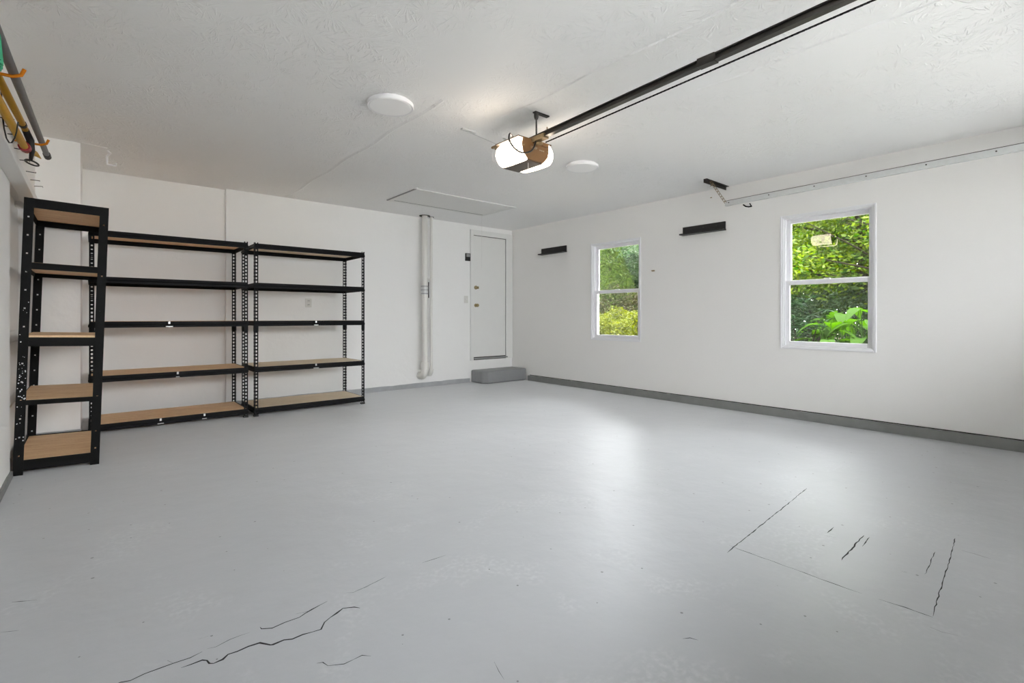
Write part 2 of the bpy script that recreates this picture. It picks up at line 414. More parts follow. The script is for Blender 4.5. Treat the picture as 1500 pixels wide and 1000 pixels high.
# curbs
def ragged(n, a, b, base, amp):
    return [(a + (b - a) * i / n, base + random.uniform(-amp, amp)) for i in range(n + 1)]
def curb(name, axis, a, b, front, back, h, label, mat='curb'):
    m = MB(); n = int(abs(b - a) / 0.09); top = ragged(n, a, b, h, 0.004)
    for i in range(n):
        (p, zp), (q, zq) = top[i], top[i + 1]
        f0 = front; f1 = front
        if axis == 'y':
            vs = [(f0, p, 0), (f1, q, 0), (back, q, 0), (back, p, 0), (f0, p, zp), (f1, q, zq), (back, q, zq), (back, p, zp)]
        else:
            vs = [(p, f0, 0), (q, f1, 0), (q, back, 0), (p, back, 0), (p, f0, zp), (q, f1, zq), (q, back, zq), (p, back, zp)]
        m.add(vs, [(0,3,2,1),(4,5,6,7),(0,1,5,4),(1,2,6,5),(2,3,7,6),(3,0,4,7)])
    o = m.build(name, mat)
    return tag(o, label, 'baseboard', kind='structure')
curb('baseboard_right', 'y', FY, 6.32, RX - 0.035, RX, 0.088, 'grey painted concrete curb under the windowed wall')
curb('baseboard_back', 'x', 1.23, 4.80, BY - 0.022, BY, 0.068, 'grey painted concrete curb behind shelving and pipes', 'curb_lit')
curb('baseboard_corner', 'x', -0.43, -0.085, 5.805, 5.83, 0.10, 'chipped grey curb at the foot of plaster pier', 'curb_lit')
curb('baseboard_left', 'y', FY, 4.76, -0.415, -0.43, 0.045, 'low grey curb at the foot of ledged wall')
g = MB().box(RX - 0.004, RX, FY, 6.3, 0.088, 0.097)
gp = g.build('trim_2', 'dark_hole'); tag(gp, 'thin dark gap between curb and windowed wall', 'trim', kind='structure')

# ceiling joints
for (xx, ya, yb, wd) in ((1.90, 3.0, 6.70, 0.022), (2.412, FY, 3.05, 0.007), (3.14, FY, 1.75, 0.008), (2.95, 5.2, 5.3, 0.01)):
    m = MB(); n = 26
    for i in range(n):
        a, b_ = ya + (yb - ya) * i / n, ya + (yb - ya) * (i + 1) / n
        xa, xb = xx + 0.012 * math.sin(i * 0.9), xx + 0.012 * math.sin((i + 1) * 0.9)
        m.add([(xa - wd, a, CZ), (xa, a, CZ - 0.008), (xa + wd, a, CZ), (xb - wd, b_, CZ), (xb, b_, CZ - 0.008), (xb + wd, b_, CZ)],
              [(0, 1, 4, 3), (1, 2, 5, 4)])
    m.build('joint_ridge', 'ceiling', ce)
MB().tube([(-0.08, 5.80, CZ - 0.002), (0.10, 5.84, CZ - 0.002)], 0.003, 5).build('joint_ridge', 'ceiling', ce)

# floor cracks: thin dark strips lying in the paint
CRACKS=[
 (5.0,[(0.210,1.839),(0.234,1.835),(0.263,1.834),(0.276,1.823),(0.278,1.805),(0.289,1.793),(0.314,1.796),(0.333,1.814),(0.358,1.810),(0.391,1.811),(0.426,1.809),(0.448,1.773),(0.459,1.772),(0.493,1.770),(0.513,1.760),(0.548,1.758),(0.607,1.750),(0.633,1.779),(0.655,1.795),(0.712,1.820),(0.750,1.803),(0.763,1.782)]),
 (3.0,[(0.046,1.881),(0.063,1.881),(0.084,1.873),(0.120,1.880),(0.160,1.877),(0.193,1.877),(0.236,1.871),(0.272,1.882)]),
 (2.0,[(0.283,1.887),(0.308,1.878),(0.353,1.892),(0.414,1.891)]),
 (4.0,[(0.450,1.899),(0.448,1.884),(0.480,1.865),(0.522,1.873),(0.570,1.867),(0.622,1.889),(0.685,1.905)]),
 (2.0,[(0.567,1.901),(0.608,1.886),(0.636,1.892)]),
 (1.6,[(0.763,1.913),(0.787,1.901),(0.834,1.904),(0.879,1.916)]),
 (2.0,[(0.536,1.587),(0.555,1.576),(0.560,1.551),(0.604,1.529),(0.663,1.527),(0.682,1.507)]),
 (2.0,[(0.181,1.904),(0.193,1.877)]),
 (1.6,[(0.273,1.963),(0.310,1.959)]),
 (1.6,[(0.796,1.908),(0.844,1.905),(0.942,1.928)]),
 (1.6,[(1.113,1.930),(1.233,1.924)]),
 (2.0,[(0.967,1.230),(0.953,1.188),(0.943,1.150)]),
 (2.0,[(1.523,0.907),(1.549,0.894),(1.557,0.868)]),
 (3.0,[(2.237,1.104),(2.529,1.125),(2.964,1.154),(3.465,1.192)]),
 (2.2,[(2.319,1.133),(2.313,1.087),(2.313,0.929),(2.311,0.773),(2.310,0.681),(2.313,0.596)]),
 (3.0,[(2.319,0.546),(2.325,0.462),(2.326,0.384)]),
 (2.4,[(2.332,0.386),(2.494,0.398),(2.598,0.404),(2.846,0.420),(3.240,0.450)]),
 (2.0,[(2.685,0.469),(2.811,0.475),(2.981,0.484)]),
 (4.0,[(2.561,0.740),(2.709,0.743),(2.812,0.748),(2.936,0.750)]),
 (3.0,[(2.831,0.880),(2.935,0.881)]),
 (3.0,[(2.791,0.719),(2.933,0.726)]),
 (2.0,[(3.094,0.408),(3.097,0.365),(3.088,0.308)]),
 (1.5,[(2.244,0.379),(2.240,0.345),(2.259,0.306)]),
 (2.0,[(2.787,0.866),(2.801,0.831)]),
 (3.0,[(2.647,0.542),(2.649,0.523)]),
 (2.0,[(-0.238,2.677),(-0.165,2.638)]),
 (2.0,[(-0.245,2.450),(-0.196,2.421)]),
]
for wd, pts in CRACKS:
    m = MB(); P = []
    for i in range(len(pts) - 1):
        a, b_ = Vector(pts[i]), Vector(pts[i + 1]); k = max(1, int((b_ - a).length / 0.025))
        for j in range(k): P.append(a.lerp(b_, j / k) + Vector((random.uniform(-1, 1), random.uniform(-1, 1))) * 0.0022)
    P.append(Vector(pts[-1]))
    L = []; R = []
    for i, p in enumerate(P):
        t = (P[min(i + 1, len(P) - 1)] - P[max(i - 1, 0)]).normalized(); nn = Vector((-t.y, t.x))
        hw = 0.00085 * wd * random.uniform(0.35, 1.15) * (0.25 if i in (0, len(P) - 1) else 1)
        L.append(p + nn * hw); R.append(p - nn * hw)
    n = len(P)
    m.add([(q.x, q.y, 0.0006) for q in L] + [(q.x, q.y, 0.0006) for q in R], [(i, i + 1, n + i + 1, n + i) for i in range(n - 1)])
    m.build('crack', 'crack', fl)

# ------------------------------------------------------------------ windows
def window(name, y0, y1, label):
    z0, z1 = WZ
    o = empty(name, (RX + 0.08, (y0 + y1) / 2, z0), label, 'window', kind='structure')
    fx0, fx1 = RX - 0.006, RX + 0.13
    def ring(nm, xa, xb, ya, yb, za, zb, w_, parent, bev=0.004):
        m = MB().box(xa, xb, ya, ya + w_, za, zb).box(xa, xb, yb - w_, yb, za, zb).box(xa, xb, ya + w_, yb - w_, za, za + w_).box(xa, xb, ya + w_, yb - w_, zb - w_, zb)
        return m.build(nm, 'white', parent, bevel=bev)
    fr = ring('frame', RX + 0.0, fx1, y0, y1, z0, z1, 0.030, o)
    ring('frame_lip', RX - 0.008, RX + 0.008, y0 - 0.006, y1 + 0.006, z0 - 0.006, z1 + 0.006, 0.022, o)
    zm = 1.462
    ya, yb = y0 + 0.030, y1 - 0.030
    # upper sash sits in the outer track, lower sash in the inner one
    us = ring('upper_sash', RX + 0.080, RX + 0.112, ya, yb, zm - 0.018, z1 - 0.030, 0.045, o)
    ls = ring('lower_sash', RX + 0.040, RX + 0.072, ya, yb, z0 + 0.030, zm + 0.018, 0.045, o)
    p = MB().box(RX + 0.094, RX + 0.098, ya + 0.044, yb - 0.044, zm + 0.026, z1 - 0.074).build('pane', 'glass', us)
    p = MB().box(RX + 0.054, RX + 0.058, ya + 0.044, yb - 0.044, z0 + 0.074, zm - 0.026).build('pane', 'glass', ls)
    ym = (y0 + y1) / 2
    MB().box(RX + 0.046, RX + 0.070, ym - 0.03, ym + 0.03, zm + 0.018, zm + 0.032).build('sash_lock', 'white', ls, bevel=0.003)
    # tracks on the jambs
    for yy in (y0 + 0.030, y1 - 0.042):
        MB().box(RX + 0.016, RX + 0.030, yy, yy + 0.012, z0 + 0.03, z1 - 0.03).build('jamb_stop', 'white', o)
    return o
window('window_1', W1[0], W1[1], 'white double-hung window looking onto a yellow-green hedge')
window('window_2', W2[0], W2[1], 'white double-hung window below the track, looking onto broad-leaved plants')

# ------------------------------------------------------------------ entry door, step, wall plates
d = empty('door_1', (5.23, BY, 0.36), 'white flush entry door with white casing above the grey step', 'door', kind='structure')
MB().box(4.882, 5.578, BY - 0.004, BY + 0.0, 0.412, 2.460).build('slab', 'white_paint', d)
m = MB().box(4.815, 4.876, BY - 0.024, BY, 0.36, 2.555).box(5.584, 5.732, BY - 0.024, BY, 0.36, 2.555).box(4.876, 5.584, BY - 0.024, BY, 2.468, 2.555)
m.build('casing', 'white_paint', d, bevel=0.003)
MB().box(4.876, 4.882, BY - 0.006, BY, 0.40, 2.468).box(5.578, 5.584, BY - 0.006, BY, 0.40, 2.468).box(4.876, 5.584, BY - 0.006, BY, 2.460, 2.468).build('gap', 'dark_hole', d)
MB().box(4.876, 5.60, BY - 0.05, BY, 0.375, 0.398).build('threshold', 'grey_plastic', d, bevel=0.004)
MB().box(4.876, 5.60, BY - 0.006, BY, 0.398, 0.412).box(4.82, 5.60, BY - 0.006, BY, 0.362, 0.375).build('sill_gap', 'dark_hole', d)
MB().lathe_axis([(0.030, 0), (0.030, 0.008), (0.012, 0.012), (0.012, 0.035), (0.026, 0.042), (0.029, 0.055), (0.024, 0.066), (0.0, 0.068)], (4.93, BY - 0.004, 1.285), (0, -1, 0)).build('door_knob', 'brass', d, smooth=True)
db = MB().lathe_axis([(0.032, 0), (0.032, 0.012), (0.026, 0.016), (0.0, 0.016)], (4.93, BY - 0.004, 1.585), (0, -1, 0)).build('deadbolt', 'brass', d, smooth=True)
MB().box(4.962, 4.976, BY - 0.035, BY - 0.004, 1.565, 1.605).build('thumb_turn', 'brass', db, bevel=0.003)
MB().box(5.574, 5.582, BY - 0.012, BY - 0.004, 1.03, 1.13).build('hinge', 'grey_plastic', d)
MB().box(5.574, 5.582, BY - 0.012, BY - 0.004, 2.20, 2.30).build('hinge', 'grey_plastic', d)

s = MB().prism([(4.83, 6.77), (5.733, 6.77), (5.733, 6.385), (4.90, 6.385), (4.83, 6.46)], 'z', 0.0, 0.205)
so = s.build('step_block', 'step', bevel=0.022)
tag(so, 'grey painted concrete step below the entry door', 'step')

o = empty('opener_button', (4.77, BY, 2.02), 'small black and grey wall control beside door casing', 'wall control')
MB().box(4.716, 4.812, BY - 0.022, BY, 2.022, 2.148).build('body', 'black_wood', o, bevel=0.003)
MB().box(4.728, 4.800, BY - 0.027, BY - 0.022, 2.088, 2.138).build('push_bar', 'grey_plastic', o, bevel=0.002)
o = empty('light_switch', (4.735, BY, 1.32), 'white toggle light switch beside the entry door', 'switch')
pl = MB().box(4.695, 4.775, BY - 0.006, BY, 1.32, 1.44).build('plate', 'ivory', o, bevel=0.002)
MB().box(4.728, 4.742, BY - 0.02, BY - 0.006, 1.37, 1.392).build('toggle', 'white', o, bevel=0.002)
o = empty('wall_outlet', (2.19, BY, 1.22), 'white duplex outlet on wall behind right-hand shelving', 'outlet')
MB().box(2.148, 2.228, BY - 0.006, BY, 1.218, 1.334).build('plate', 'ivory', o, bevel=0.002)
for zc in (1.250, 1.302):
    r = MB().box(2.170, 2.206, BY - 0.010, BY - 0.006, zc - 0.018, zc + 0.018).build('receptacle', 'ivory', o, bevel=0.002)
    MB().box(2.178, 2.182, BY - 0.0105, BY - 0.0095, zc - 0.006, zc + 0.010).box(2.194, 2.198, BY - 0.0105, BY - 0.0095, zc - 0.006, zc + 0.010).build('slots', 'dark_hole', r)

# pipes
o = empty('drain_pipe', (3.90, BY - 0.13, 0.13), 'thick white painted drain pipe with grey coupling on wall', 'pipe')
px, py, pr = 3.865, BY - 0.15, 0.043
m = MB().tube([(px, py, 0.33), (px, py, CZ)], pr, 20)
m.build('riser', 'pipe_paint', o, smooth=True)
MB().lathe([(0.062, 0), (0.062, 0.09), (0.056, 0.10)], px, py, 20, 0.30).build('hub', 'pipe_paint', o, smooth=True)
el = [(px, py, 0.32)] + [(px, py + 0.085 * (1 - math.cos(a)), 0.27 - 0.085 * math.sin(a)) for a in (0, 0.4, 0.8, 1.2, 1.571)] + [(px, BY, 0.185)]
MB().tube(el, 0.056, 16).build('elbow', 'pipe_paint', o, smooth=True)
cpl = MB().lathe([(0.056, 0), (0.056, 0.14)], px, py, 20, 1.43).build('coupling', 'steel', o, smooth=True)
for z in (1.445, 1.50, 1.555): MB().lathe([(0.059, -0.005), (0.059, 0.005)], px, py, 20, z).build('clamp_band', 'grey_plastic', cpl)
MB().tube([(px + 0.045, py - 0.04, 1.38), (px + 0.045, py - 0.04, 1.62)], 0.008, 6).build('clamp_rod', 'dark_metal', cpl)
MB().lathe([(0.085, 0), (0.085, 0.003)], px, py + 0.0, 20, CZ - 0.003).build('ceiling_opening', 'dark_hole', o)
o = empty('conduit_pipe', (4.02, BY - 0.09, 0.13), 'thin white painted pipe beside the thick drain pipe', 'pipe')
qx, qy = 3.995, BY - 0.13
MB().tube([(qx, qy, 0.27), (qx, qy, CZ)], 0.022, 14).build('riser', 'pipe_paint', o, smooth=True)
MB().tube([(qx, qy, 0.28), (qx, qy + 0.01, 0.24), (qx, qy + 0.04, 0.205), (qx, BY, 0.195)], 0.034, 12).build('elbow', 'pipe_paint', o, smooth=True)
MB().box(qx - 0.034, qx + 0.034, qy + 0.02, BY, 1.66, 1.68).build('strap', 'pipe_paint', o)
MB().lathe([(0.040, 0), (0.040, 0.003)], qx, qy, 16, CZ - 0.003).build('ceiling_opening', 'dark_hole', o)

# ------------------------------------------------------------------ shelving units
def flange_boxes(m, w_, hgt, th, pitch, hw, hh, edge, plane, z_skip=None):
    a = (w_ - hw) / 2
    def bx(u0, u1, z0, z1):
        if plane == 'x': m.box(u0, u1, 0, th, z0, z1)
        else: m.box(0, th, u0, u1, z0, z1)
    bx(0, a, 0, hgt); bx(w_ - a, w_, 0, hgt)
    z = 0.0; n = int(hgt / pitch)
    for i in range(n + 1):
        z0 = i * pitch; z1 = min(z0 + pitch - hh, hgt)
        if z1 > z0: bx(a, w_ - a, z0, z1)
def post_mesh(name, hgt, w_, pitch, hw, hh, foot=0.0):
    m = MB()
    flange_boxes(m, w_, hgt, 0.002, pitch, hw, hh, 0.01, 'x')
    flange_boxes(m, w_, hgt, 0.002, pitch, hw, hh, 0.01, 'y')
    if foot:
        m.box(0, w_, 0, 0.002, -foot, 0); m.box(0, 0.002, 0, w_, -foot, 0)
    return m.mesh(name)
def link_obj(name, me, mat, parent, loc=(0, 0, 0), scale=(1, 1, 1)):
    if not me.materials: me.materials.append(M[mat])
    o = bpy.data.objects.new(name, me); COL.objects.link(o); o.parent = parent; o.location = loc; o.scale = scale
    OFF[o.name] = (0, 0, 0)
    return o
PM = post_mesh('slotted_post', 1.905, 0.038, 0.0381, 0.016, 0.022)
def beam_mesh(name, length, h, bold=1.0):
    m = MB()
    k = h / 2
    prof = [(0.014, k), (-0.003, k), (-0.004, 0.004), (-0.010, -0.006), (-0.010, -k), (0.0, -k), (0.0, k - 0.014), (0.014, k - 0.014)]
    m.prism(prof, 'x', -length / 2, length / 2)
    return m.mesh(name)
def shelving(name, loc, W, D, tiers, board, label, group=None, ties=()):
    o = empty(name, loc, label, 'shelving', group, local=True)
    for sx in (1, -1):
        for sy in (1, -1):
            p = link_obj('post', PM, 'black_steel', o, (-sx * W / 2, -sy * D / 2, 0), (sx, sy, 1))
            f = MB().box(-0.004, 0.041, -0.004, 0.041, 0, 0.018)
            fm = f.mesh('foot_cap'); q = link_obj('foot_cap', fm, 'black_wood', p)
            spm = MB().box(0, 0.040, -0.0015, 0.0035, 0.93, 1.0).box(-0.0015, 0.0035, 0, 0.040, 0.93, 1.0).mesh('splice_plate')
            link_obj('splice_plate', spm, 'black_steel', p)
    lb = beam_mesh('long_beam', W - 0.012, 0.058); sb = beam_mesh('short_beam', D - 0.012, 0.05)
    bm_ = MB().box(-W / 2 + 0.016, W / 2 - 0.016, -D / 2 + 0.005, D / 2 - 0.005, -0.007, 0.007).mesh('shelf_board')
    for i, z in enumerate(tiers):
        link_obj('long_beam', lb, 'black_steel', o, (0, -D / 2 + 0.003, z))
        b2 = link_obj('long_beam', lb, 'black_steel', o, (0, D / 2 - 0.003, z), (1, -1, 1))
        for sx in (1, -1):
            q = link_obj('short_beam', sb, 'black_steel', o, (sx * (W / 2 - 0.003), 0, z + 0.002))
            q.rotation_euler = (0, 0, math.radians(90 * sx))
        b = link_obj('shelf_board', bm_, board, o, (0, 0, z + 0.0225))
    for i, x, ww in ties:
        MB().box(x - ww / 2, x + ww / 2, -D / 2 - 0.010, -D / 2 + 0.0, tiers[i] - 0.026, tiers[i] - 0.018).build('center_tie', 'tie', o)
        MB().box(x - 0.008, x + 0.008, -D / 2 - 0.010, -D / 2 - 0.004, tiers[i] + 0.004, tiers[i] + 0.028).build('tie_clip', 'tie', o)
    return o
TIERS = [0.065, 0.513, 1.017, 1.435, 1.865]
shelving('shelving_unit', (0.628, 6.262, 0), 1.312, 0.62, TIERS, 'board', 'wide black slotted-steel shelving with orange-brown boards, beside the plaster pier',
         'black slotted-steel shelving along the wall', ((2, -0.05, 0.06), (1, 0.02, 0.03), (0, -0.12, 0.05), (0, 0.25, 0.04)))
shelving('shelving_unit', (1.972, 6.240, 0), 1.256, 0.61, TIERS, 'board_pale', 'wide black slotted-steel shelving with pale boards in front of the outlet',
         'black slotted-steel shelving along the wall', ((2, 0.03, 0.05), (1, 0.03, 0.06)))

# narrow unit, leaning
NW, ND = 0.455, 0.98
nu = empty('narrow_shelving_unit', (0.035, 5.27, 0.0), 'narrow black steel shelving unit with five wooden boards, leaning beside wall ledge', 'shelving', local=True)
nu.rotation_euler = (0, math.radians(1.7), 0)
PN = post_mesh('narrow_post', 1.905, 0.052, 0.127, 0.010, 0.010)
PNL = post_mesh('narrow_post_tall', 1.905, 0.052, 0.127, 0.010, 0.010, 0.012)
for sx, x in ((1, -NW), (-1, 0.0)):
    for sy in (1, -1):
        link_obj('post', PNL if sx == 1 else PN, 'black_worn', nu, (x, -sy * ND / 2, 0.0), (sx, sy, 1))
for z, h, bz in ((0.055, 0.070, 0.022), (0.485, 0.034, 0.012), (0.905, 0.062, 0.040), (1.435, 0.046, 0.018), (1.872, 0.066, 0.024)):
    for sy in (1, -1):
        m = MB().box(-NW + 0.004, -0.004, sy * (ND / 2 - 0.004), sy * (ND / 2 - 0.007), z - h / 2, z + h / 2).box(-NW + 0.004, -0.004, sy * (ND / 2 - 0.004), sy * (ND / 2 - 0.026), z + bz - 0.012, z + bz - 0.009)
        m.build('short_beam', 'black_worn', nu)
    for x in (-NW + 0.005, -0.005):
        MB().box(x - 0.0015, x + 0.0015, -ND / 2 + 0.004, ND / 2 - 0.004, z - h / 2, z + h / 2).build('long_beam', 'black_worn', nu)
    MB().box(-NW + 0.010, -0.010, -ND / 2 + 0.010, ND / 2 - 0.010, z + bz - 0.008, z + bz + 0.006).build('shelf_board', 'board', nu)
# paint spatter on the front corner post
m = MB()
for i in range(46):
    zz = random.gauss(0.62, 0.16) if i < 36 else random.uniform(0.1, 1.2); r = random.uniform(0.0015, 0.0045); xx = -NW + random.uniform(0.006, 0.046)
    m.prism([(xx + r * math.cos(a), zz + r * 1.2 * math.sin(a)) for a in [k * math.pi / 3 for k in range(6)]], 'y', -ND / 2 - 0.0008, -ND / 2)
tag(m.build('paint_spatter', 'white', nu), kind='stuff')

# ------------------------------------------------------------------ garage door opener
OXC, OYF, OYR = 2.55, 2.735, 3.03
op = empty('garage_door_opener', (OXC, 2.87, 2.25), 'brown garage door opener with two glowing lens covers hanging from ceiling', 'door opener')
m = MB().prism([(OXC - 0.118, 2.415), (OXC + 0.118, 2.415), (OXC + 0.125, 2.35), (OXC + 0.080, 2.268), (OXC - 0.080, 2.268), (OXC - 0.125, 2.35)], 'y', OYF + 0.012, OYR)
hs = m.build('housing', 'bronze_dark', op, bevel=0.004)
m = MB().prism([(OXC - 0.128, 2.424), (OXC + 0.128, 2.424), (OXC + 0.140, 2.37), (OXC + 0.128, 2.315), (OXC + 0.082, 2.266), (OXC - 0.082, 2.266), (OXC - 0.128, 2.315), (OXC - 0.140, 2.37)], 'y', OYF, OYF + 0.012)
fp = m.build('front_panel', 'bronze', op, bevel=0.003)
m = MB().prism([(OXC - 0.03, 2.415), (OXC + 0.126, 2.415), (OXC + 0.130, 2.388), (OXC - 0.03, 2.388)], 'y', OYF - 0.010, OYF)
m.build('panel_ridge', 'bronze', fp, bevel=0.002)
MB().box(OXC - 0.17, OXC + 0.17, OYF + 0.004, OYF + 0.28, 2.419, 2.426).build('light_shield', 'bronze_dark', op)  # unseen plate added to keep lens light off the ceiling above
MB().box(OXC - 0.08, OXC + 0.08, OYF + 0.01, OYR - 0.005, 2.258, 2.268).build('base_panel', 'bronze_dark', op, bevel=0.002)
for sx in (-1, 1):
    MB().lathe_axis([(0.006, 0), (0.006, 0.004), (0.0, 0.005)], (OXC + sx * 0.122, OYF, 2.362), (0, -1, 0), 10).build('screw', 'brass', fp)
    # bulging lens: cross-section points (x out, z) lofted along y
    prof = [(0.122, 2.418), (0.150, 2.414), (0.176, 2.396), (0.191, 2.365), (0.194, 2.330), (0.184, 2.292), (0.160, 2.262), (0.125, 2.248), (0.090, 2.254), (0.082, 2.268)]
    secs = [(OYF + 0.002, 0.90), (OYF + 0.03, 0.97), (OYF + 0.08, 1.0), (OYF + 0.16, 1.0), (OYF + 0.22, 0.93), (OYF + 0.265, 0.75), (OYF + 0.285, 0.45)]
    m = MB(); n = len(prof)
    for yy, k in secs:
        for (x, z) in prof:
            bx_ = 0.122 if z > 2.33 else 0.122 - (2.33 - z) / 0.062 * 0.04
            m.v.append((OXC + sx * (bx_ + (x - bx_) * k), yy, 2.33 + (z - 2.33) * (0.6 + 0.4 * k)))
    for i in range(len(secs) - 1):
        for k in range(n - 1): m.f.append((i*n + k, i*n + k + 1, (i+1)*n + k + 1, (i+1)*n + k))
    m.f.append(tuple(range(n))); m.f.append(tuple(range((len(secs) - 1) * n, len(secs) * n))[::-1])
    ln = m.build('lens_cover', 'lens', op, smooth=True); ln['label'] = 'glowing white lens cover'
    for k in range(4):
        zz = 2.283 + k * 0.008
        MB().box(OXC + sx * (0.178 + k * 0.0035) - 0.006, OXC + sx * (0.178 + k * 0.0035) + 0.006, OYF + 0.09 + k * 0.008, OYF + 0.16 + k * 0.004, zz, zz + 0.0035).build('vent_slot', 'dark_metal', ln)
# print on the front
def text_mesh(name, body, size, loc, rot, mat, parent, ext=0.0005):
    cu = bpy.data.curves.new(name, 'FONT'); cu.body = body; cu.size = size; cu.extrude = ext
    to = bpy.data.objects.new(name, cu); COL.objects.link(to)
    dg = bpy.context.evaluated_depsgraph_get(); me = bpy.data.meshes.new_from_object(to.evaluated_get(dg))
    bpy.data.objects.remove(to); me.name = name
    mw = Matrix.Translation(Vector(loc) - Vector(OFF[parent.name])) @ rot.to_matrix().to_4x4()
    me.transform(mw); me.materials.clear(); me.materials.append(M[mat])
    o = bpy.data.objects.new(name, me); COL.objects.link(o); o.parent = parent; OFF[o.name] = OFF[parent.name]
    return o
from mathutils import Euler
text_mesh('print', '1/2HP', 0.028, (OXC - 0.055, OYF - 0.0012, 2.352), Euler((math.radians(90), 0, 0)), 'gold_print', fp)
m = MB()
for k in range(5): m.box(OXC + 0.04 + k * 0.010, OXC + 0.047 + k * 0.010, OYF - 0.001, OYF, 2.352 + 0.002 * (k % 2), 2.358 + 0.003 * ((k + 1) % 2))
m.build('print', 'gold_print', fp)
# rail, sloping slightly up towards the door
ra, rb = Vector((2.522, FY, 2.545)), Vector((2.535, 2.80, 2.425))
def along(t): return ra.lerp(rb, t)
m = MB()
def sweep(m, prof, a, b_):
    n = len(prof)
    vs = [(a.x + x, a.y, a.z + z) for x, z in prof] + [(b_.x + x, b_.y, b_.z + z) for x, z in prof]
    m.add(vs, [tuple(range(n))[::-1], tuple(range(n, 2*n))] + [(i, (i+1) % n, n + (i+1) % n, n + i) for i in range(n)])
sweep(m, [(-0.020, 0.018), (0.020, 0.018), (0.020, 0.012), (0.006, 0.012), (0.006, -0.014), (0.020, -0.014), (0.020, -0.020), (-0.020, -0.020), (-0.020, -0.014), (-0.006, -0.014), (-0.006, 0.012), (-0.020, 0.012)], ra, rb)
rl = m.build('rail', 'rail', op)
for t in (0.30, 0.62):
    p = along(t); MB().box(p.x - 0.024, p.x + 0.024, p.y - 0.05, p.y + 0.05, p.z - 0.024, p.z + 0.022).build('rail_coupler', 'rail', rl, bevel=0.002)
p = along(0.965)
MB().box(p.x - 0.028, p.x + 0.028, p.y - 0.06, p.y + 0.14, p.z - 0.028, p.z + 0.006).build('rail_bracket', 'brassy', op, bevel=0.003)
MB().tube([(p.x + 0.02, p.y - 0.05, p.z - 0.02), (p.x + 0.02, p.y - 0.05, p.z + 0.06)], 0.004, 6).build('bolt', 'brassy', op)
MB().lathe([(0.026, 0), (0.026, 0.012)], p.x + 0.01, p.y + 0.02, 14, p.z - 0.052).build('sprocket', 'brassy', op)
# chain
m = MB(); L = (rb - ra).length * 0.955; nl = int(L / 0.0127); dirv = (rb - ra).normalized()
for i in range(nl):
    c = ra + dirv * (i + 0.5) * 0.0127 + Vector((0.006, 0, -0.058))
    a, h = (0.0022, 0.0042) if i % 2 == 0 else (0.0042, 0.0028)
    m.box(c.x - a, c.x + a, c.y - 0.0062, c.y + 0.0062, c.z - h, c.z + h)
tag(m.build('chain', 'black_steel', op, fix=False), kind='stuff')
# hangers
def strap(m, a, b_, w_, th):
    a, b_ = Vector(a), Vector(b_); d_ = (b_ - a).normalized(); sd = d_.cross(Vector((0, 0, 1))).normalized(); nn = sd.cross(d_)
    vs = []
    for p in (a, b_):
        for i, j in ((-1, -1), (1, -1), (1, 1), (-1, 1)): vs.append(p + sd * w_ * i + nn * th * j)
    m.add(vs, [(3,2,1,0),(4,5,6,7),(0,1,5,4),(1,2,6,5),(2,3,7,6),(3,0,4,7)])
m = MB(); strap(m, (2.35, 3.36, CZ - 0.012), (2.49, 3.02, 2.425), 0.013, 0.002); m.build('hanger_strap', 'steel', op)
m = MB(); strap(m, (2.70, 3.30, CZ - 0.004), (2.60, 3.02, 2.425), 0.013, 0.002); m.build('hanger_strap', 'steel', op)
MB().box(2.30, 2.44, 3.34, 3.37, CZ - 0.012, CZ).build('ceiling_angle', 'steel', op)
MB().box(2.44, 2.50, 3.03, 3.14, 2.44, 2.455).build('rear_bracket', 'brassy', op)
# red-handle free white release string hanging below
MB().tube([(OXC - 0.03, OYF + 0.05, 2.262), (OXC - 0.032, OYF + 0.05, 2.18)], 0.0015, 5).build('antenna_wire', 'white', op)
MB().tube([(2.46, 3.12, 2.45), (2.44, 3.13, 2.40), (2.45, 3.13, 2.34), (2.47, 3.12, 2.33)], 0.002, 5).build('bell_wire', 'white', op)
# power cord and ceiling receptacle
ro = empty('ceiling_receptacle', (2.60, 2.73, CZ), 'small dark receptacle slot in the ceiling above opener', 'receptacle')
MB().box(2.528, 2.674, 2.712, 2.746, CZ - 0.010, CZ).build('plate', 'dark_metal', ro, bevel=0.002)
co = empty('power_cord', (2.545, 2.73, 2.30), 'grey power cord looping from ceiling receptacle down to opener', 'cord')
MB().lathe([(0.012, 0), (0.018, 0.02), (0.018, 0.048)], 2.545, 2.724, 12, CZ - 0.058).build('plug', 'dark_metal', co, smooth=True)
pts = []
ctrl = [(2.545, 2.724, CZ - 0.058), (2.542, 2.72, 2.50), (2.53, 2.71, 2.42), (2.49, 2.70, 2.335), (2.43, 2.70, 2.295), (2.364, 2.70, 2.285), (2.31, 2.71, 2.31), (2.277, 2.72, 2.358), (2.285, 2.73, 2.40), (2.32, 2.76, 2.425), (2.37, 2.80, 2.430), (2.44, 2.84, 2.430)]
for i in range(len(ctrl) - 1):
    p0, p1, p2, p3 = [Vector(ctrl[max(0, min(len(ctrl) - 1, i + k))]) for k in (-1, 0, 1, 2)]
    for j in range(6):
        t = j / 6
        pts.append(0.5 * ((2*p1) + (-p0 + p2)*t + (2*p0 - 5*p1 + 4*p2 - p3)*t*t + (-p0 + 3*p1 - 3*p2 + p3)*t**3))
pts.append(Vector(ctrl[-1]))
MB().tube(pts, 0.0065, 8).build('cable', 'dark_metal', co, smooth=True)

